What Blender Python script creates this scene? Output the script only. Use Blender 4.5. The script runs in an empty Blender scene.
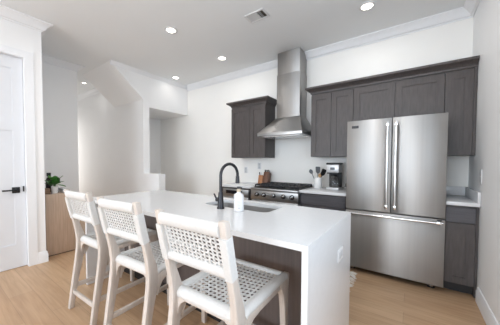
import bpy, bmesh, math, random
from mathutils import Vector, Matrix

random.seed(7)
SC = bpy.context.scene
COL = SC.collection

# ------------------------------------------------------------------ camera
RX = Vector((0.80599046, 0.591922, 0.00277893))
UP = Vector((-0.02060484, 0.0233641, 0.99951466))
FW = Vector((-0.59156979, 0.80565654, -0.0310277))
cam_d = bpy.data.cameras.new('camera')
cam = bpy.data.objects.new('camera', cam_d)
COL.objects.link(cam)
cam_d.sensor_fit = 'HORIZONTAL'
cam_d.sensor_width = 36.0
cam_d.lens = 36.0 * 235.636 / 500.0
cam_d.shift_x = (250 - 238.623) / 500.0
cam_d.shift_y = (169.86 - 162.5) / 500.0
cam_d.clip_start = 0.02
M = Matrix((RX, UP, -FW)).transposed().to_4x4()
M.translation = Vector((-0.5238, -3.7172, 1.2871))
cam.matrix_world = M
SC.camera = cam

# ------------------------------------------------------------------ world, exposure, daylight
W = bpy.data.worlds.new('sky')
SC.world = W
W.use_nodes = True
W.node_tree.nodes['Background'].inputs[0].default_value = (0.80, 0.90, 1.0, 1)
W.node_tree.nodes['Background'].inputs[1].default_value = 1.0
SC.view_settings.view_transform = 'Standard'
SC.view_settings.look = 'None'
SC.view_settings.gamma = 1.0
SC.view_settings.use_curve_mapping = False
SC.view_settings.exposure = 0.40
SC.cycles.use_denoising = True
SC.cycles.max_bounces = 10
SC.cycles.diffuse_bounces = 6
SC.cycles.glossy_bounces = 5
SC.cycles.sample_clamp_indirect = 6.0
SC.cycles.caustics_reflective = False
SC.cycles.caustics_refractive = False

def area(name, loc, rot, sx, sy, power, color):
    d = bpy.data.lights.new(name, 'AREA')
    d.shape = 'RECTANGLE'; d.size = sx; d.size_y = sy
    d.energy = power; d.color = color
    o = bpy.data.objects.new(name, d); COL.objects.link(o)
    o.location = loc; o.rotation_euler = rot
    return o
DAY = (0.76, 0.88, 1.0)
# daylight lamps at assumed, unseen windows in the rear and right walls
area('daylight_rear', (-1.25, -10.16, 1.5), (math.radians(90), 0, 0), 1.7, 2.3, 100, DAY)
area('assumed_daylight_rear_b', (-3.15, -10.16, 1.5), (math.radians(90), 0, 0), 1.7, 2.3, 100, DAY)
area('assumed_daylight_side', (-0.02, -2.95, 1.6), (math.radians(90), 0, math.radians(90)), 1.9, 1.3, 13, (0.70, 0.85, 1.0))
area('hall_fill_light', (-8.26, -1.5, 1.4), (math.radians(90), 0, math.radians(-90)), .6, 2.0, 6.5, (1.0, .97, .93))  # added fill lamp to brighten the hall, no known source there

# ------------------------------------------------------------------ materials
def mat(name, color, rough=0.5, metal=0.0, noise=0.0, scale=(1, 1, 1), bump=0.0, detail=3.0, nscale=8.0,
        dark=None, rvar=0.0, emit=None, estr=0.0, spec=0.5, trans=0.0, ior=1.45, coat=0.0, aniso=0.0):
    m = bpy.data.materials.new(name); m.use_nodes = True
    nt = m.node_tree; N = nt.nodes; L = nt.links
    b = N['Principled BSDF']
    b.inputs['Base Color'].default_value = (*color, 1)
    b.inputs['Roughness'].default_value = rough
    b.inputs['Metallic'].default_value = metal
    b.inputs['Specular IOR Level'].default_value = spec
    b.inputs['Transmission Weight'].default_value = trans
    b.inputs['IOR'].default_value = ior
    b.inputs['Coat Weight'].default_value = coat
    if emit:
        b.inputs['Emission Color'].default_value = (*emit, 1)
        b.inputs['Emission Strength'].default_value = estr
    tc = N.new('ShaderNodeTexCoord'); mp = N.new('ShaderNodeMapping')
    mp.inputs['Scale'].default_value = scale
    L.new(tc.outputs['Object'], mp.inputs['Vector'])
    nz = N.new('ShaderNodeTexNoise')
    nz.inputs['Scale'].default_value = nscale; nz.inputs['Detail'].default_value = detail
    L.new(mp.outputs['Vector'], nz.inputs['Vector'])
    if noise > 0 or dark:
        r = N.new('ShaderNodeValToRGB')
        dk = dark if dark else tuple(c * (1 - noise) for c in color)
        r.color_ramp.elements[0].position = 0.3; r.color_ramp.elements[0].color = (*dk, 1)
        r.color_ramp.elements[1].position = 0.7; r.color_ramp.elements[1].color = (*color, 1)
        L.new(nz.outputs['Fac'], r.inputs['Fac']); L.new(r.outputs['Color'], b.inputs['Base Color'])
    if aniso:
        tg = N.new('ShaderNodeTangent'); tg.direction_type = 'RADIAL'; tg.axis = 'Z'
        L.new(tg.outputs['Tangent'], b.inputs['Tangent']); b.inputs['Anisotropic'].default_value = abs(aniso)
        b.inputs['Anisotropic Rotation'].default_value = 0.25 if aniso < 0 else 0.0
    if rvar > 0:
        mr = N.new('ShaderNodeMapRange')
        mr.inputs['To Min'].default_value = max(0.02, rough - rvar); mr.inputs['To Max'].default_value = rough + rvar
        L.new(nz.outputs['Fac'], mr.inputs['Value']); L.new(mr.outputs['Result'], b.inputs['Roughness'])
    if bump > 0:
        bp = N.new('ShaderNodeBump'); bp.inputs['Strength'].default_value = bump; bp.inputs['Distance'].default_value = 0.004
        L.new(nz.outputs['Fac'], bp.inputs['Height']); L.new(bp.outputs['Normal'], b.inputs['Normal'])
    return m

def s2l(r, g, b):
    f = lambda c: ((c / 255 + 0.055) / 1.055) ** 2.4 if c / 255 > 0.04045 else c / 255 / 12.92
    return (f(r), f(g), f(b))

MAT = dict(
    wall=mat('wall_paint', s2l(245, 245, 245), 0.6, noise=0.015, nscale=3, bump=0.02),
    wall_back=mat('back_wall_paint', s2l(247, 245, 241), 0.5, noise=0.012, nscale=5),
    ceil=mat('ceiling_paint', s2l(236, 238, 239), 0.8, noise=0.012, nscale=2),
    trim=mat('trim_paint', s2l(238, 239, 241), 0.4, noise=0.01),
    door=mat('door_paint', s2l(222, 224, 228), 0.35, noise=0.01),
    cab=mat('dark_stained_wood', s2l(86, 80, 78), 0.42, dark=s2l(70, 64, 63), scale=(14, 14, 1.6), nscale=5, detail=6, bump=0.05),
    cabh=mat('dark_stained_wood_horizontal', s2l(88, 86, 90), 0.42, dark=s2l(72, 70, 74), scale=(0.9, 14, 16), nscale=5, detail=6, bump=0.05),
    island=mat('island_dark_wood', s2l(102, 90, 85), 0.5, dark=s2l(90, 79, 75), scale=(10, 10, 0.8), nscale=4, detail=5),
    kick=mat('black_toe_kick', s2l(40, 38, 39), 0.5, noise=0.1),
    quartz=mat('white_quartz', s2l(222, 222, 223), 0.16, noise=0.03, nscale=30, detail=6),
    steel=mat('brushed_steel', s2l(172, 170, 168), 0.45, aniso=-0.85, metal=1.0, noise=0.07, scale=(14, 14, 0.15), nscale=4, rvar=0.04, detail=3),
    steelh=mat('brushed_steel_horizontal', s2l(176, 175, 174), 0.36, metal=1.0, noise=0.06, scale=(0.5, 8, 60), nscale=4, rvar=0.05, detail=4),
    chrome=mat('polished_steel', s2l(222, 222, 222), 0.16, metal=1.0, noise=0.02),
    gun=mat('dark_gunmetal', s2l(62, 62, 65), 0.33, metal=0.75, noise=0.05),
    black=mat('black_enamel', s2l(26, 26, 27), 0.4, noise=0.08),
    iron=mat('cast_iron', s2l(40, 40, 44), 0.55, noise=0.15, nscale=40),
    blackgl=mat('black_display', s2l(22, 22, 26), 0.12, noise=0.03),
    rope=mat('white_rope', s2l(212, 211, 209), 0.75, noise=0.06, scale=(1, 1, 1), nscale=90, bump=0.25),
    wash=mat('whitewashed_wood', s2l(206, 197, 189), 0.5, dark=s2l(194, 183, 174), scale=(16, 16, 1.5), nscale=5, detail=6),
    oak=mat('console_oak', s2l(202, 178, 158), 0.5, dark=s2l(182, 158, 138), scale=(12, 12, 0.7), nscale=5, detail=6),
    silver=mat('silver_casing', s2l(205, 205, 206), 0.4, metal=0.55, noise=0.02),
    sinkm=mat('sink_steel', s2l(170, 168, 166), 0.5, metal=0.7, noise=0.05, scale=(40, 1, 1)),
    white=mat('white_plastic', s2l(222, 222, 223), 0.35, noise=0.01),
    ceramic=mat('white_ceramic', s2l(238, 237, 236), 0.25, noise=0.015),
    label=mat('grey_print', s2l(196, 197, 200), 0.6, noise=0.02),
    beige=mat('beige_plastic', s2l(196, 180, 158), 0.5, noise=0.03),
    leaf=mat('leaf_green', s2l(88, 150, 66), 0.45, dark=s2l(52, 106, 46), nscale=9),
    soil=mat('potting_soil', s2l(60, 46, 36), 0.9, noise=0.3, nscale=60),
    walnut=mat('walnut_block', s2l(126, 90, 72), 0.45, dark=s2l(98, 68, 54), scale=(20, 20, 2), nscale=5),
    acacia=mat('acacia_block', s2l(186, 132, 94), 0.45, dark=s2l(160, 106, 70), scale=(20, 20, 2), nscale=5),
    spoonw=mat('spoon_wood', s2l(206, 166, 122), 0.55, noise=0.15),
    boxw=mat('brown_wood', s2l(134, 106, 84), 0.5, noise=0.2, scale=(2, 2, 14)),
    silicone=mat('grey_silicone', s2l(104, 106, 110), 0.5, noise=0.05),
    grey=mat('dark_grey_silicone', s2l(64, 66, 70), 0.5, noise=0.05),
    rug=mat('rug_wool', s2l(206, 200, 190), 0.95, dark=s2l(150, 146, 142), nscale=26, bump=0.4),
    fringe=mat('fringe_wool', s2l(236, 232, 224), 0.95, noise=0.1, nscale=60),
    vent=mat('vent_white', s2l(224, 224, 224), 0.45, noise=0.01),
    duct=mat('vent_dark', s2l(70, 66, 58), 0.8, noise=0.15),
    lens=mat('lamp_lens', s2l(255, 250, 240), 0.4, emit=(1.0, 0.93, 0.82), estr=6.0),
    glass=mat('carafe_glass', (0.9, 0.9, 0.9), 0.03, trans=1.0, spec=0.5),
)

def floor_material():
    m = bpy.data.materials.new('oak_plank_floor'); m.use_nodes = True
    nt = m.node_tree; N = nt.nodes; L = nt.links; b = N['Principled BSDF']
    tc = N.new('ShaderNodeTexCoord')
    br = N.new('ShaderNodeTexBrick')
    br.offset = 0.37; br.offset_frequency = 2
    br.inputs['Scale'].default_value = 1.0
    br.inputs['Brick Width'].default_value = 1.5; br.inputs['Row Height'].default_value = 0.18
    br.inputs['Mortar Size'].default_value = 0.0018; br.inputs['Mortar Smooth'].default_value = 0.3
    br.inputs['Color1'].default_value = (*s2l(208, 176, 143), 1)
    br.inputs['Color2'].default_value = (*s2l(198, 164, 131), 1)
    br.inputs['Mortar'].default_value = (*s2l(176, 146, 117), 1)
    L.new(tc.outputs['Object'], br.inputs['Vector'])
    mp = N.new('ShaderNodeMapping'); mp.inputs['Scale'].default_value = (1.1, 16, 1)
    L.new(tc.outputs['Object'], mp.inputs['Vector'])
    nz = N.new('ShaderNodeTexNoise'); nz.inputs['Scale'].default_value = 2.2; nz.inputs['Detail'].default_value = 7
    nz.inputs['Distortion'].default_value = 0.6
    L.new(mp.outputs['Vector'], nz.inputs['Vector'])
    rp = N.new('ShaderNodeValToRGB')
    rp.color_ramp.elements[0].position = 0.28; rp.color_ramp.elements[0].color = (0.80, 0.76, 0.72, 1)
    rp.color_ramp.elements[1].position = 0.72; rp.color_ramp.elements[1].color = (1, 1, 1, 1)
    L.new(nz.outputs['Fac'], rp.inputs['Fac'])
    nz2 = N.new('ShaderNodeTexNoise'); nz2.inputs['Scale'].default_value = 1.6; nz2.inputs['Detail'].default_value = 2
    mp2 = N.new('ShaderNodeMapping'); mp2.inputs['Scale'].default_value = (0.8, 3.0, 1)
    L.new(tc.outputs['Object'], mp2.inputs['Vector']); L.new(mp2.outputs['Vector'], nz2.inputs['Vector'])
    rp2 = N.new('ShaderNodeValToRGB')
    rp2.color_ramp.elements[0].position = 0.35; rp2.color_ramp.elements[0].color = (0.87, 0.86, 0.85, 1)
    rp2.color_ramp.elements[1].position = 0.65; rp2.color_ramp.elements[1].color = (1, 1, 1, 1)
    L.new(nz2.outputs['Fac'], rp2.inputs['Fac'])
    mx = N.new('ShaderNodeMixRGB'); mx.blend_type = 'MULTIPLY'; mx.inputs['Fac'].default_value = 1
    L.new(br.outputs['Color'], mx.inputs['Color1']); L.new(rp.outputs['Color'], mx.inputs['Color2'])
    mx2 = N.new('ShaderNodeMixRGB'); mx2.blend_type = 'MULTIPLY'; mx2.inputs['Fac'].default_value = 1
    L.new(mx.outputs['Color'], mx2.inputs['Color1']); L.new(rp2.outputs['Color'], mx2.inputs['Color2'])
    L.new(mx2.outputs['Color'], b.inputs['Base Color'])
    b.inputs['Roughness'].default_value = 0.42
    return m
MAT['floor'] = floor_material()

# ------------------------------------------------------------------ mesh helpers
class MB:
    """collects shapes, then links them as ONE mesh object"""
    def __init__(s): s.bm = bmesh.new()
    def _merge(s, t):
        me = bpy.data.meshes.new('tmp'); t.to_mesh(me); t.free(); s.bm.from_mesh(me); bpy.data.meshes.remove(me)
    def box(s, x0, x1, y0, y1, z0, z1, bev=0.0, seg=2):
        t = bmesh.new(); bmesh.ops.create_cube(t, size=1)
        for v in t.verts:
            v.co = Vector(((x0 + x1) / 2 + v.co.x * (x1 - x0), (y0 + y1) / 2 + v.co.y * (y1 - y0), (z0 + z1) / 2 + v.co.z * (z1 - z0)))
        if bev > 0:
            bmesh.ops.bevel(t, geom=list(t.edges), offset=bev, segments=seg, profile=0.5, affect='EDGES')
        s._merge(t); return s
    def prism(s, pts, axis, a, b, bev=0.0):
        """pts: polygon in the two other axes (x: (y,z); y: (x,z); z: (x,y)); extruded from a to b"""
        t = bmesh.new()
        def P(u, v, w): return {'x': (w, u, v), 'y': (u, w, v), 'z': (u, v, w)}[axis]
        A = [t.verts.new(P(u, v, a)) for u, v in pts]; B = [t.verts.new(P(u, v, b)) for u, v in pts]
        t.faces.new(A); t.faces.new(B[::-1])
        n = len(pts)
        for i in range(n):
            j = (i + 1) % n; t.faces.new((A[j], A[i], B[i], B[j]))
        bmesh.ops.recalc_face_normals(t, faces=list(t.faces))
        if bev > 0:
            bmesh.ops.bevel(t, geom=list(t.edges), offset=bev, segments=2, profile=0.5, affect='EDGES')
        s._merge(t); return s
    def rings(s, rings, close=True, caps=True):
        t = bmesh.new()
        R = [[t.verts.new(p) for p in r] for r in rings]
        for a, b in zip(R, R[1:]):
            n = len(a)
            for i in range(n if close else n - 1):
                j = (i + 1) % n; t.faces.new((a[i], a[j], b[j], b[i]))
        if caps: t.faces.new(R[0][::-1]); t.faces.new(R[-1])
        bmesh.ops.recalc_face_normals(t, faces=list(t.faces))
        s._merge(t); return s
    def tube(s, path, r, n=12, ry=None, up=None):
        """swept ellipse: r across, ry along up; r may be a list"""
        path = [Vector(p) for p in path]; rr = r if isinstance(r, (list, tuple)) else [r] * len(path)
        out = []
        side = None
        for i, p in enumerate(path):
            d = (path[min(i + 1, len(path) - 1)] - path[max(i - 1, 0)]).normalized()
            if up is not None:
                sd = d.cross(Vector(up)).normalized()
            else:
                if side is None:
                    sd = d.orthogonal().normalized()
                else:
                    sd = (side - d * side.dot(d)).normalized()
                side = sd
            u = sd.cross(d).normalized()
            q = ry if ry is not None else rr[i]
            out.append([p + sd * rr[i] * math.cos(2 * math.pi * k / n) + u * q * math.sin(2 * math.pi * k / n) for k in range(n)])
        return s.rings(out)
    def lathe(s, cx, cy, prof, n=24):
        """prof: (radius, z) from bottom to top"""
        return s.rings([[(cx + max(r, 1e-4) * math.cos(2 * math.pi * k / n), cy + max(r, 1e-4) * math.sin(2 * math.pi * k / n), z) for k in range(n)] for r, z in prof])
    def build(s, name, m, parent=None, smooth=None, origin=None, kind=None):
        me = bpy.data.meshes.new(name)
        bm = s.bm
        if origin is None:
            origin = root_loc(parent) if parent else Vector((0, 0, 0))
        bmesh.ops.translate(bm, verts=list(bm.verts), vec=-Vector(origin))
        bm.to_mesh(me); bm.free()
        mm = MAT[m] if isinstance(m, str) else m
        me.materials.append(mm)
        if smooth is None: smooth = True
        for p in me.polygons: p.use_smooth = smooth
        if smooth:
            try: me.set_sharp_from_angle(angle=math.radians(38))
            except Exception: pass
        o = bpy.data.objects.new(name, me); COL.objects.link(o)
        if parent: o.parent = parent
        else: o.location = origin
        if kind: o['kind'] = kind
        return o

def root_loc(o):
    v = Vector((0, 0, 0))
    while o is not None:
        v += o.location; o = o.parent
    return v

def tag(o, label, cat, group=None):
    o['label'] = label; o['category'] = cat
    if group: o['group'] = group
    return o

def thing(name, label, cat, loc, group=None):
    o = bpy.data.objects.new(name, None); COL.objects.link(o)
    o.location = loc; o.empty_display_size = 0.1
    return tag(o, label, cat, group)

def struct(mb, name, m, smooth=None): return mb.build(name, m, None, smooth, None, 'structure')

H = 3.022
# ------------------------------------------------------------------ room shell
struct(MB().box(-8.4, 0.12, -10.3, 0.12, -0.1, 0), 'floor', 'floor')
struct(MB().box(-8.4, 0.12, -10.3, 0.12, H, H + 0.1), 'ceiling', 'ceil')
struct(MB().box(-5.86, 0.0, 0.0, 0.12, 0, H), 'wall_back', 'wall_back')
# right wall, with an assumed glazed opening out of view, added for daylight
struct(MB().box(0, 0.12, -1.95, 0.12, 0, H).box(0, 0.12, -3.95, -1.95, 2.3, H).box(0, 0.12, -3.95, -1.95, 0, 0.9).box(0, 0.12, -10.3, -3.95, 0, H), 'wall_right', 'wall')
# rear wall with two assumed, unseen windows that supply daylight
wr = MB()
wr.box(-4.45, -3.95, -10.3, -10.18, 0, H).box(-2.45, -2.05, -10.3, -10.18, 0, H).box(-0.55, 0, -10.3, -10.18, 0, H)
for a, b in ((-3.95, -2.45), (-2.05, -0.55)):
    wr.box(a, b, -10.3, -10.18, 2.5, H).box(a, b, -10.3, -10.18, 0, 0.4)
struct(wr, 'wall_rear', 'wall')
for i, (a, b) in enumerate(((-3.95, -2.45), (-2.05, -0.55))):
    f = MB(); f.box(a, a + .05, -10.27, -10.21, .4, 2.5).box(b - .05, b, -10.27, -10.21, .4, 2.5).box(a + .05, b - .05, -10.27, -10.21, .4, .45).box(a + .05, b - .05, -10.27, -10.21, 2.45, 2.5)
    f.box(a + .05, b - .05, -10.26, -10.22, 1.43, 1.47)
    struct(f, 'window_%d' % (i + 1), 'trim')
f = MB(); f.box(.03, .09, -3.95, -3.9, .9, 2.3).box(.03, .09, -2.0, -1.95, .9, 2.3).box(.03, .09, -3.9, -2.0, .9, .95).box(.03, .09, -3.9, -2.0, 2.25, 2.3).box(.04, .08, -2.97, -2.93, .95, 2.25)
struct(f, 'window_3', 'trim')  # frame for the assumed right-wall window, out of view
f = MB(); f.box(-8.3, -8.27, -1.88, -1.80, .3, 2.5).box(-8.3, -8.27, -1.20, -1.125, .3, 2.5).box(-8.3, -8.27, -1.80, -1.20, .3, .38).box(-8.3, -8.27, -1.80, -1.20, 2.42, 2.5)
struct(f, 'window_4', 'trim')  # unseen hall-end frame, added to go with the hall fill lamp
# left wall with the door, and its return into the alcove
wl = MB()
wl.box(-4.43, -4.31, -2.93, -2.76, 0, H).box(-4.43, -4.31, -3.78, -2.93, 2.545, H).box(-4.43, -4.31, -10.3, -3.78, 0, H)
wl.box(-5.56, -4.43, -2.87, -2.76, 0, H)
struct(wl, 'wall_left', 'wall')
struct(MB().box(-5.56, -5.44, -2.76, -1.975, 0, H).box(-8.3, -5.56, -2.07, -1.975, 0, H), 'wall_alcove', 'wall')
struct(MB().box(-8.4, -8.3, -2.07, -0.98, 0, H), 'wall_hall', 'wall')
# stair wall: full height beyond the header plane, knee wall in front of it
ws = MB()
ws.prism([(-8.3, 0), (-4.23, 0), (-4.23, 1.07), (-4.72, 1.07), (-4.72, 2.5), (-4.72, 2.5), (-5.84, 2.5), (-5.84, H), (-8.3, H)], 'y', -1.12, -0.985)
struct(ws, 'wall_stair', 'wall')
# sloped soffit under the upper flight + flat soffit over the stair well
so = MB()
so.prism([(-1.735, H), (-1.12, 2.501), (-0.984, 2.501), (-0.984, 2.37), (-0.001, 2.37), (-0.001, H)], 'x', -5.84, -4.735)
struct(so, 'ceiling_stair', 'wall')
hd = MB()
hd.prism([(-1.735, H), (-1.12, 2.501), (-0.984, 2.501), (-0.984, 2.37), (-0.001, 2.37), (-0.001, H)], 'x', -4.735, -4.72)
struct(hd, 'wall_header', 'wall')
struct(MB().box(-5.86, -5.742, -0.985, -0.001, 0, 2.37), 'wall_stairwell', 'wall')

CROWN = [(0, 0), (.098, 0), (.098, -.014), (.086, -.018), (.072, -.03), (.055, -.045), (.042, -.062), (.034, -.08), (.026, -.088), (.012, -.09), (.012, -.104), (0, -.104)]
BASE = [(0, 0), (.018, 0), (.018, .10), (.012, .115), (.012, .132), (.006, .14), (0, .14)]
def run(mb, p0, p1, nrm, prof, z, m0=0, m1=0):
    """sweep a wall profile from p0 to p1; m0/m1 = +1 outside mitre, -1 inside mitre"""
    p0 = Vector((*p0, 0)); p1 = Vector((*p1, 0)); d = (p1 - p0).normalized(); n = Vector((*nrm, 0))
    r0 = [tuple(p0 + n * o - d * (m0 * o) + Vector((0, 0, z + h))) for o, h in prof]
    r1 = [tuple(p1 + n * o + d * (m1 * o) + Vector((0, 0, z + h))) for o, h in prof]
    mb.rings([r0, r1]); return mb
t = MB(); run(t, (-4.72, 0), (0, 0), (0, -1), CROWN, H, -1, -1); struct(t, 'trim_1', 'trim')
t = MB(); run(t, (0, 0), (0, -10.18), (-1, 0), CROWN, H, -1, -1); struct(t, 'trim_2', 'trim')
t = MB(); run(t, (-4.31, -10.18), (-4.31, -2.76), (1, 0), CROWN, H, -1, 1); run(t, (-4.31, -2.76), (-5.44, -2.76), (0, 1), CROWN, H, 1, -1); struct(t, 'trim_3', 'trim')
t = MB(); run(t, (-5.44, -2.76), (-5.44, -1.975), (1, 0), CROWN, H, -1, 1); run(t, (-5.44, -1.975), (-8.3, -1.975), (0, 1), CROWN, H, 1, 0); struct(t, 'trim_4', 'trim')
t = MB(); run(t, (-4.72, -1.735), (-4.72, 0), (1, 0), [(o * .55, h * .6) for o, h in CROWN], H, 0, -1); struct(t, 'trim_5', 'trim')
t = MB(); run(t, (-8.3, -1.12), (-5.84, -1.12), (0, -1), CROWN, H, 0, 0); struct(t, 'trim_6', 'trim')
t = MB(); run(t, (0, -0.66), (0, -10.18), (-1, 0), BASE, 0); struct(t, 'baseboard_right', 'trim')
t = MB(); run(t, (-4.31, -2.845), (-4.31, -2.76), (1, 0), BASE, 0, 0, 1); run(t, (-4.31, -2.76), (-5.44, -2.76), (0, 1), BASE, 0, 1, -1)
run(t, (-4.31, -10.18), (-4.31, -3.87), (1, 0), BASE, 0, 0, 0); struct(t, 'baseboard_left', 'trim')
t = MB(); run(t, (-5.44, -2.76), (-5.44, -1.975), (1, 0), BASE, 0, -1, 1); struct(t, 'baseboard_alcove', 'trim')
t = MB(); run(t, (-8.3, -1.12), (-4.23, -1.12), (0, -1), BASE, 0, 0, 1); struct(t, 'baseboard_stair', 'trim')
t = MB(); run(t, (-4.72, 0), (-3.17, 0), (0, -1), BASE, 0, -1, 0); struct(t, 'baseboard_back', 'trim')

# door in the left wall: panelled slab, casing, black lever
def shaker(mb, u0, u1, z0, z1, front, depth, axis, stile=.06, rail=None, rec=.009, sgn=-1, panels=None):
    """framed slab facing sgn along axis; axis 'y': u is x, axis 'x': u is y"""
    rail = rail or stile
    back = front - sgn * depth
    def B(a, b, c, d, f, k):
        lo, hi = min(f, k), max(f, k)
        if axis == 'y': mb.box(a, b, lo, hi, c, d)
        else: mb.box(lo, hi, a, b, c, d)
    panels = panels or [(z0 + rail, z1 - rail)]
    B(u0, u0 + stile, z0, z1, front, back); B(u1 - stile, u1, z0, z1, front, back)
    zz = [z0] + [v for p in panels for v in p] + [z1]
    for a, b in zip(zz[0::2], zz[1::2]): B(u0 + stile, u1 - stile, a, b, front, back)
    e = .006
    for a, b in panels:
        f2 = front - sgn * rec
        B(u0 + stile, u1 - stile, a, b, f2, back)
        # thin bead round the recess
        f1 = front - sgn * rec * .45
        B(u0 + stile, u0 + stile + e, a, b, f1, f2); B(u1 - stile - e, u1 - stile, a, b, f1, f2)
        B(u0 + stile + e, u1 - stile - e, a, a + e, f1, f2); B(u0 + stile + e, u1 - stile - e, b - e, b, f1, f2)
    return mb
d1 = shaker(MB(), -3.774, -2.938, 0.006, 2.534, -4.36, .04, 'x', stile=.095, rec=.012, sgn=1, panels=[(.284, 1.662), (1.756, 2.40)])
d1 = struct(d1, 'door_1', 'door', False)
t = MB(); t.box(-4.43, -4.296, -2.935, -2.846, 0, 2.62).box(-4.43, -4.296, -3.866, -3.777, 0, 2.62).box(-4.43, -4.296, -3.777, -2.935, 2.537, 2.62)
struct(t, 'trim_7', 'trim', False)
hb = MB(); hb.box(-4.3595, -4.352, -3.06, -2.987, .912, .984, .002)
hr = hb.build('door_handle', 'black', d1); hr['label'] = 'black square rose and lever'
lv = MB(); lv.tube([(-4.352, -3.023, .95), (-4.318, -3.023, .95)], .011); lv.box(-4.325, -4.310, -3.15, -3.01, .941, .959, .003)
lv.build('lever', 'black', hr)
sk = MB(); sk.box(-4.3595, -4.350, -2.962, -2.949, .925, .992, .002); sk.build('latch_plate', 'black', d1)

# ------------------------------------------------------------------ upper cabinets
CF = -.348   # carcass + door front
def crown_cab(mb, x0, x1, left_end, right_end, z=2.265):
    prof = [(0, 0), (.012, 0), (.014, .02), (.034, .04), (.064, .058), (.075, .064), (.075, .088), (0, .088)]
    run(mb, (x1, CF + .02), (x0, CF + .02), (0, -1), prof, z, 1 if right_end else 0, 1 if left_end else 0)
    if left_end: run(mb, (x0, CF + .02), (x0, -.003), (-1, 0), prof, z, 1, 0)
    if right_end: run(mb, (x1, -.003), (x1, CF + .02), (1, 0), prof, z, 0, 1)
    mb.box(x0 + .001, x1 - .001, CF + .021, -.003, z + .001, z + .08)
    return mb
def upper(x0, x1, z0, z1, splits, label, name='upper_cabinet', crown=None, m='cab'):
    r = thing(name, label, 'cabinet', ((x0 + x1) / 2, -.17, z0), 'dark upper cabinets')
    MB().box(x0, x1, CF + .021, -.003, z0, z1).build('body', m, r, False)
    e = [x0] + splits + [x1]
    for a, b in zip(e, e[1:]):
        shaker(MB(), a + .002, b - .002, z0 + .003, z1 - .022, CF, .02, 'y', stile=.065).build('door', m, r, False)
    if crown:
        crown_cab(MB(), x0, x1, *crown, z=z1).build('crown_moulding', m, r, False)
    return r
upper(-3.163, -2.464, 1.372, 2.265, [-2.762], 'dark grey two-door wall cabinet left of the steel hood', crown=(True, True))
upper(-1.706, -1.151, 1.372, 2.265, [-1.429], 'dark grey two-door wall cabinet above the coffee maker, right of the hood')
upper(-1.149, -.254, 1.80, 2.265, [-.699], 'short dark wide two-door cabinet directly above the refrigerator')
r = upper(-.252, -.028, 1.372, 2.265, [], 'narrow dark single-door wall cabinet between refrigerator and right wall')
MB().box(-.027, -.004, CF + .008, -.003, 1.372, 2.265).build('filler_strip', 'cab', r, False)
cc = crown_cab(MB(), -1.706, -.004, True, False, z=2.267).build('cabinet_crown', 'cab', None, False, (-.85, -.17, 2.266))
tag(cc, 'dark crown moulding running along the top of the long right-hand cabinet run', 'moulding')

# ------------------------------------------------------------------ base cabinets, worktops
def base_body(x0, x1, parent, front=-.60):
    MB().box(x0, x1, front + .0, -.003, .10, .877).build('body', 'cab', parent, False)
    MB().box(x0, x1, front + .065, -.02, .001, .099).build('toe_kick', 'kick', parent, False)
r = thing('base_cabinet', 'dark base cabinet with drawers under the coffee maker', 'cabinet', (-1.45, -.3, 0), 'dark base cabinets')
base_body(-1.748, -1.165, r)
for a, b in ((.725, .862), (.42, .719), (.112, .414)):
    MB().box(-1.745, -1.168, -.621, -.601, a, b, .002).build('drawer', 'cabh', r, False)
r = thing('base_cabinet', 'narrow dark base cabinet with one drawer and door at the right wall', 'cabinet', (-.14, -.3, 0), 'dark base cabinets')
base_body(-.244, -.022, r)
MB().box(-.021, -.004, -.604, -.003, .001, .877).build('filler_strip', 'cab', r, False)
MB().box(-.242, -.026, -.621, -.601, .712, .858, .002).build('drawer', 'cabh', r, False)
shaker(MB(), -.242, -.026, .112, .703, -.621, .02, 'y', stile=.06).build('door', 'cab', r, False)
# cabinet that houses the microwave drawer
r = thing('base_cabinet', 'dark base cabinet housing the microwave drawer left of the range', 'cabinet', (-2.84, -.3, 0), 'dark base cabinets')
b = MB(); b.box(-3.163, -3.10, -.621, -.003, .10, .877).box(-2.575, -2.522, -.621, -.003, .10, .877).box(-3.10, -2.575, -.60, -.003, .10, .43).box(-3.10, -2.575, -.621, -.003, .858, .877)
b.build('body', 'cab', r, False)
MB().box(-3.163, -2.522, -.535, -.02, .001, .099).build('toe_kick', 'kick', r, False)
MB().box(-3.098, -2.577, -.621, -.601, .112, .427, .002).build('drawer', 'cabh', r, False)
r = thing('microwave_drawer', 'stainless microwave drawer with dark control strip under the counter', 'microwave', (-2.84, -.3, .432))
MB().box(-3.097, -2.578, -.62, -.06, .432, .856).build('body', 'kick', r)
MB().box(-3.097, -2.578, -.66, -.621, .435, .735, .003).build('door', 'steelh', r)
MB().box(-3.097, -2.578, -.66, -.621, .738, .854, .003).build('control_panel', 'steelh', r)
MB().box(-3.03, -2.70, -.663, -.6605, .775, .83).build('display', 'blackgl', r)

r = MB().box(-3.175, -2.521, -.65, -.003, .879, .914, .002).build('worktop', 'quartz', None, None, (-2.85, -.33, .879)); tag(r, 'white quartz worktop section left of the range, under the knife block', 'worktop', 'white quartz worktops')
r = MB().box(-1.749, -1.160, -.65, -.003, .879, .914, .002).build('worktop', 'quartz', None, None, (-1.45, -.33, .879)); tag(r, 'white quartz worktop carrying the coffee maker and utensil crock', 'worktop', 'white quartz worktops')
r = thing('worktop', 'short white quartz worktop with upstand between refrigerator and right wall', 'worktop', (-.13, -.33, .879), 'white quartz worktops')
MB().box(-.244, -.003, -.65, -.003, .879, .914, .002).build('slab', 'quartz', r)
MB().box(-.244, -.024, -.023, -.003, .915, 1.016, .001).box(-.023, -.003, -.65, -.003, .915, 1.016, .001).build('upstand', 'quartz', r)

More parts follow.
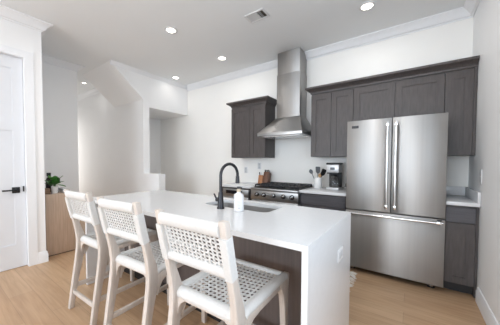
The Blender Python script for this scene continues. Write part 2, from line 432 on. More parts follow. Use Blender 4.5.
# ------------------------------------------------------------------ range
r = thing('gas_range', 'stainless gas range with black grates and five front knobs', 'range', (-2.135, -.34, 0))
x0, x1 = -2.516, -1.754
MB().box(x0, x1, -.62, -.01, .10, .905).build('body', 'steelh', r)
MB().box(x0 + .02, x1 - .02, -.56, -.05, .001, .099).build('toe_kick', 'kick', r)
MB().box(x0, x1, -.68, -.621, .735, .868, .004).build('control_panel', 'steelh', r)
MB().box(x0, x1, -.70, -.621, .872, .906, .006).build('bullnose', 'steelh', r)
dr = MB().box(x0 + .004, x1 - .004, -.67, -.621, .20, .725, .004).build('oven_door', 'steelh', r)
MB().tube([(x0 + .06, -.72, .68), (x1 - .06, -.72, .68)], .014).tube([(x0 + .09, -.67, .68), (x0 + .09, -.72, .68)], .009).tube([(x1 - .09, -.67, .68), (x1 - .09, -.72, .68)], .009).build('handle', 'chrome', dr)
MB().box(x0 + .14, x1 - .14, -.6725, -.6705, .32, .58).build('oven_window', 'blackgl', dr)
for kx in (-2.405, -2.285, -2.125, -1.97, -1.84):
    k = MB(); k.rings([[(kx + rr * math.cos(a * math.pi / 10), y, .808 + rr * math.sin(a * math.pi / 10)) for a in range(20)] for rr, y in ((.033, -.681), (.033, -.687), (.024, -.690), (.023, -.722), (.020, -.727))])
    k = k.build('knob', 'black', r)
    c = MB(); c.rings([[(kx + rr * math.cos(a * math.pi / 10), y, .808 + rr * math.sin(a * math.pi / 10)) for a in range(20)] for rr, y in ((.008, -.7275), (.008, -.7295), (.006, -.7305))]); c.box(kx + .012, kx + .024, -.7285, -.690, .80, .83, .003)
    c.build('knob_cap_glint', 'chrome', k)  # chrome disc plus a side tab that mimics the knob's bright highlight
MB().box(x0 + .012, x1 - .012, -.61, -.06, .907, .916, .002).build('cooktop', 'black', r)
MB().box(x0, x1, -.055, -.012, .907, .955, .004).build('back_trim', 'steelh', r)
for i in range(3):
    a = x0 + .02 + i * .243; b = a + .236
    g = MB()
    for yy in (-.60, -.47, -.335, -.20, -.075): g.box(a, b, yy - .008, yy + .008, .935, .953, .003)
    for k in range(5):
        xx = a + .008 + k * (b - a - .016) / 4; g.box(xx - .007, xx + .007, -.605, -.07, .937, .952, .003)
    for xx in (a + .01, b - .01):
        for yy in (-.595, -.08): g.box(xx - .008, xx + .008, yy - .008, yy + .008, .9165, .937)
    g.build('grate', 'iron', r)
for bx in (x0 + .14, (x0 + x1) / 2, x1 - .14):
    for by in (-.47, -.20):
        MB().lathe(bx, by, [(.05, .9165), (.05, .924), (.035, .926), (.035, .933), (.0, .934)]).build('burner', 'iron', r)

# ------------------------------------------------------------------ range hood
r = thing('range_hood', 'stainless chimney range hood with sloped canopy on the back wall', 'range hood', (-2.11, -.003, 1.69))
hx0, hx1, hy = -2.460, -1.742, -.595
MB().box(hx0, hx1, hy, -.003, 1.69, 1.738, .003).build('lip', 'steelh', r)
cp = MB()
def rect(a, b, c, d, z): return [(a, c, z), (b, c, z), (b, d, z), (a, d, z)]
cp.rings([rect(hx0 + .002, hx1 - .002, hy + .002, -.003, 1.739), rect(-2.292, -1.897, -.292, -.003, 1.997)])
cp.build('canopy', 'steel', r, False)
MB().box(-2.287, -1.902, -.29, -.003, 1.998, 2.675, .002).build('lower_chimney', 'steel', r)
MB().box(-2.280, -1.909, -.283, -.003, 2.676, H - .001, .002).build('upper_chimney', 'steel', r)
fl = MB(); fl.box(hx0 + .05, -2.115, hy + .06, -.05, 1.684, 1.6895).box(-2.107, hx1 - .05, hy + .06, -.05, 1.684, 1.6895)
for i in range(14):
    yy = hy + .085 + i * .032; fl.box(hx0 + .07, -2.13, yy, yy + .012, 1.681, 1.684).box(-2.09, hx1 - .07, yy, yy + .012, 1.681, 1.684)
fl.build('filter', 'chrome', r)

# ------------------------------------------------------------------ refrigerator
r = thing('refrigerator', 'stainless french-door refrigerator with bottom freezer drawer', 'refrigerator', (-.70, -.35, 0))
fx0, fx1 = -1.148, -.249
MB().box(fx0 + .004, fx1 - .004, -.625, -.04, .062, 1.765, .003).build('body', 'grey', r)
for a, b, hxx in ((fx0, -.7025, -.738), (-.6975, fx1, -.662)):
    d = MB().box(a, b, -.694, -.628, .745, 1.774, .004).build('door', 'steel', r)
    h = MB()
    h.tube([(hxx, -.75, .79), (hxx, -.75, 1.725)], .0125, 16)
    for z in (.815, 1.70): h.box(hxx - .014, hxx + .014, -.764, -.6945, z - .02, z + .02, .003)
    h.build('handle', 'chrome', d)
d = MB().box(fx0, fx1, -.694, -.628, .062, .733, .004).build('freezer_drawer', 'steel', r)
h = MB(); h.tube([(fx0 + .04, -.75, .705), (fx1 - .02, -.75, .705)], .0125, 16)
for xx in (fx0 + .07, fx1 - .05): h.box(xx - .02, xx + .02, -.764, -.6945, .691, .719, .003)
h.build('handle', 'chrome', d)
MB().box(-.31, -.272, -.6955, -.6945, .718, .728).build('badge', 'black', d)
bd = MB()
for i in range(6): bd.box(-1.096 + i * .012, -1.087 + i * .012, -.6965, -.6945, 1.690, 1.712)
bd.box(-1.098, -1.026, -.6952, -.6945, 1.686, 1.716)
bd.build('badge', 'grey', r)['label'] = 'small dark name badge'
for xx in (fx0 + .07, fx1 - .09):
    MB().lathe(xx, -.60, [(.03, .001), (.034, .012), (.02, .02), (.02, .062)]).build('foot', 'chrome', r)
MB().box(fx0 + .02, fx1 - .02, -.60, -.57, .025, .061).build('grille', 'kick', r)

# ------------------------------------------------------------------ island
IX0, IX1, IY0, IY1 = -3.26, -.888, -2.695, -1.78
r = thing('kitchen_island', 'dark brown wooden island base under the white waterfall counter', 'island', (-2.07, -2.1, 0))
bb = MB(); pX0, pX1, pY0, pY1 = IX0 + .031, IX1 - .031, -2.298, -1.80
bb.box(pX0, pX1, pY0, pY0 + .02, .0, .882).box(pX0, pX0 + .02, pY0 + .02, pY1, .0, .882).box(pX1 - .02, pX1, pY0 + .02, pY1, .0, .882)
bb.box(pX0 + .02, pX1 - .02, pY1 - .02, pY1, .10, .882).box(pX0 + .02, pX1 - .02, pY0 + .02, pY1 - .02, .10, .12)
bb.build('body', 'island', r, False)
MB().box(pX0, pX1, pY0 - .012, pY0 - .001, .001, .095, .002).build('toe_board', 'kick', r)
for i in range(4):
    w = (pX1 - pX0) / 4; a = pX0 + i * w
    shaker(MB(), a + .003, a + w - .003, .115, .87, pY1 + .021, .02, 'y', stile=.065, sgn=1).build('door', 'island', r, False)

def rrect(x0, x1, y0, y1, rad, n=6):
    out = []
    for cx, cy, a0 in ((x1 - rad, y1 - rad, 0), (x0 + rad, y1 - rad, 90), (x0 + rad, y0 + rad, 180), (x1 - rad, y0 + rad, 270)):
        for k in range(n + 1):
            a = math.radians(a0 + 90 * k / n); out.append((cx + rad * math.cos(a), cy + rad * math.sin(a)))
    return out
SX0, SX1, SY0, SY1 = -2.04, -1.385, -2.195, -1.885
r = thing('island_counter', 'long white quartz waterfall counter top on the island', 'countertop', (-2.07, -2.24, .884))
def slab_with_hole():
    bm = bmesh.new()
    hole = rrect(SX0, SX1, SY0, SY1, .05)
    n = len(hole)
    cx, cy = (SX0 + SX1) / 2, (SY0 + SY1) / 2
    outer = []
    for hx, hy_ in hole:   # push each hole point out to the slab edge
        dx, dy = hx - cx, hy_ - cy
        ts = []
        if dx > 1e-6: ts.append((IX1 - cx) / dx)
        if dx < -1e-6: ts.append((IX0 - cx) / dx)
        if dy > 1e-6: ts.append((IY1 - cy) / dy)
        if dy < -1e-6: ts.append((IY0 - cy) / dy)
        t_ = min(ts); outer.append((cx + dx * t_, cy + dy * t_))
    cor = [(IX1, IY1), (IX0, IY1), (IX0, IY0), (IX1, IY0)]
    import itertools
    def lvl(z):
        Hh = [bm.verts.new((x, y, z)) for x, y in hole]; O = [bm.verts.new((x, y, z)) for x, y in outer]
        return Hh, O
    Ht, Ot = lvl(.914); Hb, Ob = lvl(.884)
    ct = {}
    for i in range(n):
        j = (i + 1) % n
        a, b = outer[i], outer[j]
        onx = lambda p, X: abs(p[0] - X) < 1e-6
        ony = lambda p, Y: abs(p[1] - Y) < 1e-6
        c = None
        for k, (X, Y) in enumerate(cor):
            if (onx(a, X) and ony(b, Y) or ony(a, Y) and onx(b, X)) and not (onx(a, X) and onx(b, X)) and not (ony(a, Y) and ony(b, Y)):
                c = (X, Y)
        if c:
            vt = bm.verts.new((*c, .914)); vb = bm.verts.new((*c, .884))
            bm.faces.new((Ht[i], Ot[i], vt, Ot[j], Ht[j])); bm.faces.new((Hb[j], Ob[j], vb, Ob[i], Hb[i]))
            bm.faces.new((Ot[i], Ob[i], vb, vt)); bm.faces.new((vt, vb, Ob[j], Ot[j]))
        else:
            bm.faces.new((Ht[i], Ot[i], Ot[j], Ht[j])); bm.faces.new((Hb[j], Ob[j], Ob[i], Hb[i]))
            bm.faces.new((Ot[i], Ob[i], Ob[j], Ot[j]))
        bm.faces.new((Ht[j], Hb[j], Hb[i], Ht[i]))
    bmesh.ops.recalc_face_normals(bm, faces=list(bm.faces))
    return bm
sl = MB(); sl.bm.free(); sl.bm = slab_with_hole(); sl.build('slab', 'quartz', r, False)
MB().box(IX1 - .030, IX1, IY0, IY1, .001, .8835).build('waterfall_panel', 'quartz', r)
MB().box(IX0, IX0 + .030, IY0, IY1, .001, .8835).build('waterfall_panel', 'quartz', r)

r = thing('sink', 'stainless undermount sink set into the white island counter', 'sink', ((SX0 + SX1) / 2, (SY0 + SY1) / 2, .69))
k = MB()
k.rings([[(x, y, z) for x, y in rrect(SX0 - e, SX1 + e, SY0 - e, SY1 + e, .05)] for e, z in ((.025, .883), (-.001 + .004, .8825), (.003, .72), (-.02, .70))], caps=False)
k.bm.faces.new([k.bm.verts.new((x, y, .70)) for x, y in rrect(SX0 + .02, SX1 - .02, SY0 + .02, SY1 - .02, .05)])
k.build('basin', 'sinkm', r)
MB().lathe((SX0 + SX1) / 2, (SY0 + SY1) / 2, [(.045, .7005), (.045, .703), (.03, .704), (.0, .7045)]).build('drain', 'chrome', r)

r = thing('faucet', 'dark gunmetal gooseneck pull-down faucet behind the island sink', 'faucet', (-1.764, -2.272, .914))
fx, fy = -1.764, -2.272
MB().lathe(fx, fy, [(.031, .9145), (.031, .922), (.026, .93), (.023, .99), (.019, 1.04), (.0165, 1.05)]).build('base', 'gun', r)
path = [(fx, fy, 1.045), (fx, fy, 1.13), (fx, fy, 1.175)]
R_ = .095
for k in range(0, 13):
    a = math.pi - k * math.pi * 1.04 / 12
    path.append((fx + (R_ + R_ * math.cos(a)) * .16, fy + (R_ + R_ * math.cos(a)) * .987, 1.18 + R_ * math.sin(a)))
MB().tube(path, .0125, 16).build('neck', 'gun', r)
e = Vector(path[-1]); d = (e - Vector(path[-2])).normalized()
MB().tube([e - d * .002, e + d * .02, e + d * .055, e + d * .06], [.0155, .0165, .0195, .016], 16).build('spray_head', 'gun', r)
hd_ = MB(); hd_.tube([(fx - .018, fy, .985), (fx - .045, fy, .985)], .017, 14)
hd_.tube([(fx - .040, fy, .985), (fx - .052, fy - .004, 1.005), (fx - .065, fy - .008, 1.032)], [.009, .0075, .006], 12)
hd_.build('handle', 'gun', r)

r = thing('soap_bottle', 'white plastic soap bottle beside the faucet on the island', 'bottle', (-1.590, -2.262, .914))
bx, by = -1.590, -2.262
MB().lathe(bx, by, [(.034, .9145), (.038, .918), (.038, 1.028), (.035, 1.042), (.020, 1.053), (.0145, 1.056), (.0145, 1.062)], 28).build('body', 'white', r)
MB().lathe(bx, by, [(.0155, 1.0625), (.0155, 1.084), (.011, 1.086)]).build('collar', 'beige', r)
MB().lathe(bx, by, [(.009, 1.0865), (.009, 1.091), (.014, 1.093), (.014, 1.102), (.0, 1.103)]).box(bx - .004, bx + .03, by - .005, by + .005, 1.094, 1.100, .002).build('pump', 'grey', r)
lb = MB()
ang = math.atan2(-3.717 - by, -.524 - bx)
def on_bottle(a0, a1, z0, z1, rad=.0385):
    n = 6
    pts = [[(bx + rad * math.cos(ang + a0 + (a1 - a0) * k / n), by + rad * math.sin(ang + a0 + (a1 - a0) * k / n), z) for k in range(n + 1)] for z in (z0, z1)]
    lb.rings(pts, close=False, caps=False)
for z0, z1, a0, a1 in ((.99, .994, -.35, .15), (.982, .985, -.35, .3), (.968, .971, -.3, .1), (.96, .963, -.3, .2), (.952, .955, -.3, .15), (.937, .947, -.2, .25)):
    on_bottle(a0, a1, z0, z1)
lb.build('printed_label', 'label', r)

# ------------------------------------------------------------------ counter stools
def make_stool():
    r = thing('counter_stool', '', 'stool', (0, 0, 0), 'woven counter stools at the island')
    W2 = .2225; T = .036
    for s in (-1, 1):
        a, b = (W2 - T, W2) if s > 0 else (-W2, -W2 + T)
        post = [(-.380, 1.054), (-.359, .95), (-.332, .83), (-.298, .72), (-.268, .64), (-.258, .58), (-.264, .50), (-.288, .40), (-.325, .22), (-.362, .0),
                (-.400, .0), (-.366, .25), (-.342, .42), (-.330, .52), (-.328, .60), (-.336, .68), (-.356, .78), (-.382, .90), (-.414, 1.054)]
        MB().prism(post, 'x', a, b, .004).build('rear_leg', 'wash', r)
        front = [(.224, .612), (.231, .600), (.224, .575), (.214, .50), (.210, .40), (.214, .0), (.182, .0), (.172, .30), (.163, .42), (.148, .50), (.120, .548), (.10, .575), (.10, .60), (.20, .612)]
        MB().prism(front, 'x', a, b, .004).build('front_leg', 'wash', r)
        rail = [(-.262, .585), (.105, .585), (.105, .555), (.05, .553), (-.12, .553), (-.185, .545), (-.225, .52), (-.25, .475), (-.262, .44)]
        MB().prism(rail, 'x', a + .003, b - .003, .003).build('side_rail', 'wash', r)
        c = (a + b) / 2
        MB().box(c - .011, c + .011, -.334, .178, .170, .206, .004).build('stretcher', 'wash', r)
        # white cord wrapped round the upright
        wr_ = []
        for yc, z in ((-.343, .800), (-.361, .875), (-.381, .97), (-.384, .985)):
            wr_.append([(c + (T / 2 + .003) * sx, yc + .0225 * sy, z + .006 * sy) for sx, sy in ((-1, -.8), (-.8, -1), (.8, -1), (1, -.8), (1, .8), (.8, 1), (-.8, 1), (-1, .8))])
        MB().rings(wr_).build('cord_wrap', 'rope', r)
        MB().tube([(c, -.262, .594), (c, -.24, .602), (c, .17, .602), (c, .196, .598)], .0235, 14, ry=.022, up=(0, 0, 1)).build('seat_edge', 'rope', r)
    # front and rear stretcher
    MB().box(-.19, .19, .185, .207, .170, .206, .004).build('stretcher', 'wash', r)
    MB().box(-.19, .19, -.368, -.346, .125, .158, .004).build('stretcher', 'wash', r)
    # arched rear apron
    ap = [(-.188, .590), (.188, .590), (.188, .47), (.180, .51), (.16, .545), (.13, .566), (-.13, .566), (-.16, .545), (-.180, .51), (-.188, .47)]
    MB().prism(ap, 'y', -.302, -.278, .003).build('rear_apron', 'wash', r)
    MB().prism([(x, z + .012) for x, z in ap], 'y', .175, .200, .003).build('front_apron', 'wash', r)
    MB().tube([(-.188, -.272, .590), (.188, -.272, .590)], .034, 16, ry=.033, up=(0, 0, 1)).build('seat_edge', 'rope', r)
    MB().tube([(-.188, .188, .600), (.188, .188, .600)], .024, 16, ry=.022, up=(0, 0, 1)).build('seat_edge', 'rope', r)
    # back rolls
    def rollb(z, yc, hz):
        d = Vector((0, .29, -1)).normalized()
        MB().tube([(-.188, yc, z), (.188, yc, z)], .021, 16, ry=hz, up=tuple(d)).build('back_rail', 'rope', r)
    rollb(1.012, -.395, .034); rollb(.815, -.343, .026)
    # woven back
    def weave(mb, P, nu, nv, wu, wv, t=.0022, amp=.0022, sub=1):
        """P(u, v, h): u, v in 0..1; strands both ways, over and under"""
        for i in range(nu):
            u = (i + .5) / nu; pts = []
            K = nv * 2
            L_, R__ = [], []
            rings = []
            for k in range(K + 1):
                v = k / K; h = amp * math.sin(math.pi * (v * nv + i))
                rings.append([P(u - wu / 2, v, h - t / 2), P(u + wu / 2, v, h - t / 2), P(u + wu / 2, v, h + t / 2), P(u - wu / 2, v, h + t / 2)])
            mb.rings(rings)
        for j in range(nv):
            v = (j + .5) / nv; K = nu * 2; rings = []
            for k in range(K + 1):
                u = k / K; h = -amp * math.sin(math.pi * (u * nu + j))
                rings.append([P(u, v - wv / 2, h - t / 2), P(u, v + wv / 2, h - t / 2), P(u, v + wv / 2, h + t / 2), P(u, v - wv / 2, h + t / 2)])
            mb.rings(rings)
        return mb
    z0, z1, y0, y1 = .825, .995, -.346, -.390
    bw = MB()
    PB = lambda u, v, h: (-.186 + .372 * u, y0 + (y1 - y0) * v + h, z0 + (z1 - z0) * v + h * .29)
    weave(bw, PB, 14, 9, .031, .048)
    # close-laid cords near the frame
    for u0, u1 in ((0, .05), (.95, 1)):
        bw.rings([[PB(u0, 0, -.002), PB(u1, 0, -.002), PB(u1, 0, .002), PB(u0, 0, .002)], [PB(u0, 1, -.002), PB(u1, 1, -.002), PB(u1, 1, .002), PB(u0, 1, .002)]])
    bw.build('woven_back', 'rope', r, False)
    sw = MB()
    PS = lambda u, v, h: (-.186 + .372 * u, -.262 + .45 * v, .606 - .012 * math.sin(math.pi * u) * math.sin(math.pi * v) + h)
    weave(sw, PS, 13, 14, .034, .032)
    for u0, u1 in ((0, .06), (.94, 1)):
        rg = []
        for k in range(9):
            v = k / 8; rg.append([PS(u0, v, -.002), PS(u1, v, -.002), PS(u1, v, .002), PS(u0, v, .002)])
        sw.rings(rg)
    sw.build('woven_seat', 'rope', r, False)
    return r
def copy_tree(o, parent=None):
    c = o.copy(); COL.objects.link(c)
    if parent: c.parent = parent
    for ch in list(o.children): copy_tree(ch, c)
    return c
stool = make_stool()
spots = [(-2.732, -2.558, .03, 'white woven counter stool farthest along, nearest the oak sideboard'),
         (-2.041, -2.584, .058, 'white woven counter stool in the middle of the three'),
         (-1.334, -2.611, .022, 'white woven counter stool closest to the waterfall end, woven seat in full view')]
for i, (x, y, a, lab) in enumerate(spots):
    o = stool if i == 2 else copy_tree(stool)
    o.location = (x, y, 0); o.rotation_euler = (0, 0, a); o['label'] = lab

# ------------------------------------------------------------------ things on the counters
r = thing('knife_block', 'brown wooden knife block with knives beside the range grates', 'knife block', (-2.61, -.17, .914))
kb = MB(); kb.prism([(-.20, .9145), (-.09, .9145), (-.06, 1.10), (-.14, 1.13)], 'x', -2.60, -2.50, .003); kb.build('block', 'walnut', r)
MB().prism([(-.215, .9145), (-.201, .9145), (-.1405, 1.06), (-.18, 1.07)], 'x', -2.685, -2.601, .003).build('front_rack', 'acacia', r)
for i in range(3):
    x = -2.585 + i * .034
    MB().tube([(x, -.10, 1.10), (x, -.125, 1.16)], .008, 10, ry=.012, up=(1, 0, 0)).build('knife_handle', 'black', r)
for i in range(2):
    x = -2.665 + i * .036
    MB().tube([(x, -.165, 1.06), (x, -.185, 1.12)], .007, 10, ry=.010, up=(1, 0, 0)).build('knife_handle', 'white' if i else 'black', r)

CX, CY = -1.632, -.235
r = MB(); r.rings([[(CX + q * math.cos(k * math.pi / 16), CY + q * math.sin(k * math.pi / 16), z) for k in range(32)] for q, z in
    ((.001, .9145), (.052, .9145), (.056, .92), (.056, 1.068), (.054, 1.072), (.050, 1.068), (.050, .925), (.001, .922))])
tag(r.build('utensil_crock', 'ceramic', None, None, (CX, CY, .914)), 'white ceramic utensil crock between range and coffee maker', 'crock')
def utensil(name, base, top, label, m, head):
    b = Vector(base); t_ = Vector(top); mb = MB(); mb.tube([b, t_], [.006, .005], 10)
    d = (t_ - b).normalized(); sx = Vector((.8, .6, 0)); sx = (sx - d * sx.dot(d)).normalized(); n = d.cross(sx)
    if head == 'spoon':
        mb.rings([[t_ + d * (l) + sx * w * math.cos(k * math.pi / 8) + n * .006 * math.sin(k * math.pi / 8) + n * .01 * math.sin(l * 40) for k in range(16)] for l, w in ((-.004, .006), (.012, .02), (.03, .028), (.05, .026), (.066, .014), (.072, .003))])
    else:
        mb.rings([[t_ + d * l + sx * w * a + n * .003 * c for a, c in ((-1, -1), (1, -1), (1, 1), (-1, 1))] for l, w in ((-.004, .008), (.02, .03), (.09, .035), (.1, .03))])
    return tag(mb.build(name, m, None, None, base), label, 'utensil', 'utensils in the crock')
utensil('ladle', (CX + .010, CY - .022, .926), (CX - .075, CY - .035, 1.125), 'dark grey ladle leaning left out of the crock', 'silicone', 'spoon')
utensil('spatula', (CX - .01, CY + .02, .926), (CX - .02, CY + .055, 1.13), 'grey flat spatula standing upright in the crock', 'silicone', 'flat')
utensil('spatula', (CX - .02, CY + .0, .926), (CX + .052, CY + .015, 1.10), 'black spatula leaning right out of the crock toward the coffee maker', 'black', 'flat')
utensil('wooden_spoon', (CX + .02, CY + .03, .926), (CX + .02, CY + .043, 1.06), 'pale wooden spoon in the white crock', 'spoonw', 'spoon')

r = thing('coffee_maker', 'black and silver drip coffee maker with glass carafe', 'coffee maker', (-1.40, -.2, .914))
a, b, f, k = -1.485, -1.315, -.345, -.13
MB().box(a, b, f, k, .9145, .945, .006).build('base', 'silver', r)
MB().box(a + .003, b - .003, -.21, k, .9455, 1.15, .008).build('column', 'black', r)
MB().box(a, b, f, k, 1.151, 1.262, .010).build('brew_head', 'silver', r)
MB().box(a - .002, b + .002, f - .002, k, 1.263, 1.288, .008).build('lid', 'black', r)
MB().box(a + .01, b - .01, f + .004, -.211, 1.136, 1.150, .003).build('filter_basket', 'black', r)
MB().box(a + .055, b - .055, f - .0015, f - .0002, 1.19, 1.225).build('control_screen', 'blackgl', r)
ccx, ccy = -1.40, -.276
cv = MB().lathe(ccx, ccy, [(.052, .946), (.058, .955), (.060, 1.01), (.056, 1.06), (.044, 1.09), (.044, 1.10)]).build('carafe', 'glass', r)
MB().lathe(ccx, ccy, [(.046, 1.101), (.046, 1.115), (.02, 1.12)]).build('carafe_lid', 'black', cv)
MB().tube([(ccx + .045, ccy - .015, 1.10), (ccx + .085, ccy - .03, 1.09), (ccx + .085, ccy - .03, 1.0), (ccx + .062, ccy - .02, .98)], .008).build('carafe_handle', 'black', cv)
cd = MB().tube([(b + .004, -.17, .94), (b + .02, -.16, .935), (b + .045, -.15, .96), (b + .05, -.13, 1.0), (b + .035, -.11, .985), (b + .03, -.05, .93), (b + .03, -.012, 1.1)], .004, 8).build('power_cord', 'black', r)

# ------------------------------------------------------------------ sideboard corner
r = thing('sideboard', 'light oak sideboard with its end facing out beside the white wall', 'sideboard', (-4.95, -2.53, 0))
sb = MB(); sb.box(-5.40, -4.465, -2.715, -2.375, .012, .842, .003); sb.build('body', 'oak', r)
MB().box(-5.39, -4.475, -2.705, -2.385, .001, .0115).build('plinth', 'kick', r)
for i in range(2):
    MB().box(-5.395 + i * .448, -4.955 + i * .448, -2.3745, -2.357, .05, .83, .002).build('door', 'oak', r)

px, py = -4.60, -2.575
r = thing('potted_plant', 'leafy green plant in a white pot on the oak sideboard', 'plant', (px, py, .843))
MB().lathe(px, py, [(.036, .8435), (.038, .855), (.042, .945), (.039, .945), (.037, .935)]).build('pot', 'ceramic', r)
MB().lathe(px, py, [(.036, .926), (.0, .932)]).build('soil', 'soil', r)
fo = MB()
rnd = random.Random(5)
for i in range(28):
    az = rnd.uniform(0, 2 * math.pi); el = rnd.uniform(.45, 1.4)
    L = rnd.uniform(.085, .11); stem = rnd.uniform(.03, .09)
    d = Vector((math.cos(az) * math.cos(el), math.sin(az) * math.cos(el), math.sin(el)))
    b0 = Vector((px, py, .93)); tip = b0 + d * stem + Vector((0, 0, .015))
    fo.tube([b0, (b0 + tip) / 2 + Vector((0, 0, .008)), tip], .0018, 5)
    ld = (d + Vector((0, 0, rnd.uniform(-.7, .1)))).normalized()
    sd = ld.cross(Vector((0, 0, 1))).normalized(); n = sd.cross(ld)
    rg = []
    for t_, w in ((0, .003), (.2, .6), (.45, 1), (.7, .8), (.9, .35), (1, .02)):
        c = tip + ld * L * t_ - Vector((0, 0, 1)) * (.02 * t_ * t_)
        w *= L * .40
        rg.append([c - sd * w + n * .006, c - n * .001, c + sd * w + n * .006, c + n * .001])
    fo.rings(rg)
fo.build('foliage', 'leaf', r)
r = thing('wooden_box', 'small brown wooden box at the sideboard edge by the doorway wall', 'box', (-4.62, -2.67, .843))
MB().box(-4.66, -4.56, -2.705, -2.635, .8435, .905, .003).build('body', 'boxw', r)
MB().box(-4.662, -4.558, -2.707, -2.633, .906, .922, .003).build('lid', 'boxw', r)
r = thing('dark_bottle', 'dark bottle with black cap standing behind the potted plant', 'bottle', (-4.86, -2.57, .843))
MB().lathe(-4.86, -2.57, [(.036, .8435), (.038, .86), (.038, 1.01), (.030, 1.04), (.017, 1.06), (.017, 1.08)]).build('body', 'blackgl', r)
MB().lathe(-4.86, -2.57, [(.026, 1.0805), (.026, 1.125), (.022, 1.128)]).build('cap', 'black', r)
tr = MB(); tr.box(-4.95, -4.60, -2.475, -2.39, .8435, .857).box(-4.95, -4.60, -2.475, -2.470, .857, .872).box(-4.95, -4.60, -2.395, -2.39, .857, .872).box(-4.95, -4.945, -2.470, -2.395, .857, .872).box(-4.605, -4.60, -2.470, -2.395, .857, .872)
tag(tr.build('tray', 'white', None, None, (-4.77, -2.43, .843)), 'low white tray on the oak sideboard beside the plant', 'tray')
bk = MB(); bk.box(-4.93, -4.62, -2.465, -2.40, .8575, .895, .003)
tag(bk.build('napkin_stack', 'label', None, None, (-4.77, -2.43, .857)), 'stack of pale grey folded napkins in the white tray', 'napkins')

# ------------------------------------------------------------------ runner rug with fringe behind the island
r = thing('runner_rug', 'pale runner rug with white fringe between island and range', 'rug', (-2.0, -1.05, 0))
MB().box(-2.95, -1.085, -1.37, -.735, .001, .010, .003).build('pile', 'rug', r)
rnd = random.Random(3)
for e, s in ((-1.085, 1), (-2.95, -1)):
    fr = MB()
    for i in range(40):
        y = -1.365 + i * .016
        L = rnd.uniform(.05, .10); w = rnd.uniform(-.018, .018)
        fr.tube([(e + s * .001, y, .007), (e + s * L * .4, y + w * .5, .012 + rnd.uniform(0, .018)), (e + s * L * .8, y + w, .006), (e + s * L, y + w * 1.4, .0035)], [.005, .006, .0045, .003], 6)
    fr.build('fringe', 'fringe', r)

# ------------------------------------------------------------------ outlets and switches
def outlet(name, lab, mkplate, mkslots, origin, mplate='white'):
    r = thing(name, lab, 'outlet', origin, 'outlets and switches')
    mkplate.build('plate', mplate, r); mkslots.build('socket', 'label', r)
outlet('outlet', 'white outlet plate on the right waterfall panel of the island', MB().box(IX1 + .0003, IX1 + .006, -2.165, -2.045, .655, .735, .002),
       MB().box(IX1 + .0062, IX1 + .0075, -2.15, -2.115, .675, .715, .001).box(IX1 + .0062, IX1 + .0075, -2.095, -2.06, .675, .715, .001), (IX1, -2.105, .695))
outlet('outlet', 'white outlet plate on the right wall above the short worktop', MB().box(-.006, -.0003, -.655, -.58, 1.10, 1.225, .002),
       MB().box(-.0075, -.0062, -.635, -.60, 1.115, 1.155, .001).box(-.0075, -.0062, -.635, -.60, 1.17, 1.21, .001), (-.003, -.617, 1.16))
outlet('outlet', 'white outlet plate on the back wall left of the knife block', MB().box(-3.115, -3.04, -.006, -.0003, 1.085, 1.205, .002),
       MB().box(-3.095, -3.06, -.0075, -.0062, 1.10, 1.14, .001).box(-3.095, -3.06, -.0075, -.0062, 1.15, 1.19, .001), (-3.077, -.003, 1.145))
outlet('outlet', 'outlet plate on the back wall just above the knife block', MB().box(-2.815, -2.74, -.006, -.0003, 1.165, 1.285, .002),
       MB().box(-2.795, -2.76, -.0075, -.0062, 1.18, 1.22, .001).box(-2.795, -2.76, -.0075, -.0062, 1.23, 1.27, .001), (-2.777, -.003, 1.225))

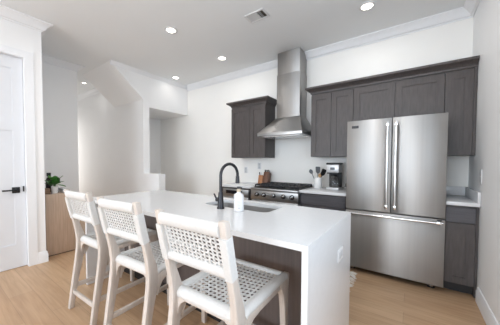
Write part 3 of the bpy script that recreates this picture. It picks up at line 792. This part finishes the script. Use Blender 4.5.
# ------------------------------------------------------------------ ceiling lights, register
def downlight(x, y, lab, power, rad=.075):
    r = thing('recessed_light', lab, 'ceiling light', (x, y, H), 'recessed ceiling lights')
    MB().rings([[(x + q * math.cos(k * math.pi / 16), y + q * math.sin(k * math.pi / 16), z) for k in range(32)] for q, z in
        ((rad * .74, H - .004), (rad * .8, H - .010), (rad * 1.05, H - .010), (rad * 1.15, H - .001), (rad * .74, H - .001), (rad * .74, H - .004))], caps=False).build('trim_ring', 'white', r)
    MB().lathe(x, y, [(rad * .73, H - .006), (rad * .73, H - .002)], 32).build('lens', 'lens', r)
    d = bpy.data.lights.new('lamp', 'AREA'); d.shape = 'DISK'; d.size = rad * 1.4; d.energy = power; d.color = (1.0, .99, .975)
    d.spread = math.radians(170)
    o = bpy.data.objects.new('lamp_bulb', d); COL.objects.link(o); o.parent = r; o.location = (0, 0, -.014)
downlight(-.958, -.735, 'recessed ceiling light above the refrigerator', 3)
downlight(-3.104, -1.71, 'recessed ceiling light above the far end of the island', 4)
downlight(-3.099, -.685, 'recessed ceiling light nearest the hood and the left wall cabinet', 2.5)
downlight(-4.45, -.55, 'recessed ceiling light close to the stair opening wall', .5)
downlight(-.958, -1.71, 'added unseen recessed light above the waterfall end of the island', 3)  # from here to the rear pair: unseen downlights added as fill
downlight(-3.104, -2.74, 'added unseen recessed light above the stools, near the door', 3.5)
downlight(-.958, -3.80, 'added unseen recessed light near the assumed side window', 5)
downlight(-3.104, -3.80, 'added unseen recessed light in front of the panelled door', 2)
downlight(-3.104, -5.6, 'added unseen recessed light toward the rear windows, door side', 9)  # rear pair added behind the camera to even out the room light
downlight(-.958, -5.6, 'added unseen recessed light toward the rear windows, window wall side', 9)
downlight(-6.337, -1.52, 'small recessed light far inside the hallway', .6, .05)

r = thing('ceiling_vent', 'white rectangular air register in the ceiling', 'vent', (-2.03, -1.30, H))
vx0, vx1, vy0, vy1 = -2.165, -1.905, -1.39, -1.215
fr = MB(); fr.box(vx0, vx1, vy0, vy0 + .022, H - .010, H - .0005, .002).box(vx0, vx1, vy1 - .022, vy1, H - .010, H - .0005, .002).box(vx0, vx0 + .022, vy0 + .022, vy1 - .022, H - .010, H - .0005, .002).box(vx1 - .022, vx1, vy0 + .022, vy1 - .022, H - .010, H - .0005, .002)
fr.build('frame', 'vent', r)
MB().box(vx0 + .02, vx1 - .02, vy0 + .02, vy1 - .02, H - .002, H - .0005).build('duct', 'duct', r)
MB().box(vx0 + .0225, vx0 + .155, vy0 + .0225, vy1 - .0225, H - .006, H - .0025).build('damper', 'vent', r)
lo = MB()
for i in range(11):
    xx = vx0 + .03 + i * .0165
    s_ = .004 if i < 8 else -.006
    lo.rings([[(xx, y, H - .003), (xx + .002, y, H - .003), (xx + s_ + .009, y, H - .009), (xx + s_ + .007, y, H - .009)] for y in (vy0 + .022, vy1 - .022)])
lo.build('louvers', 'vent', r)
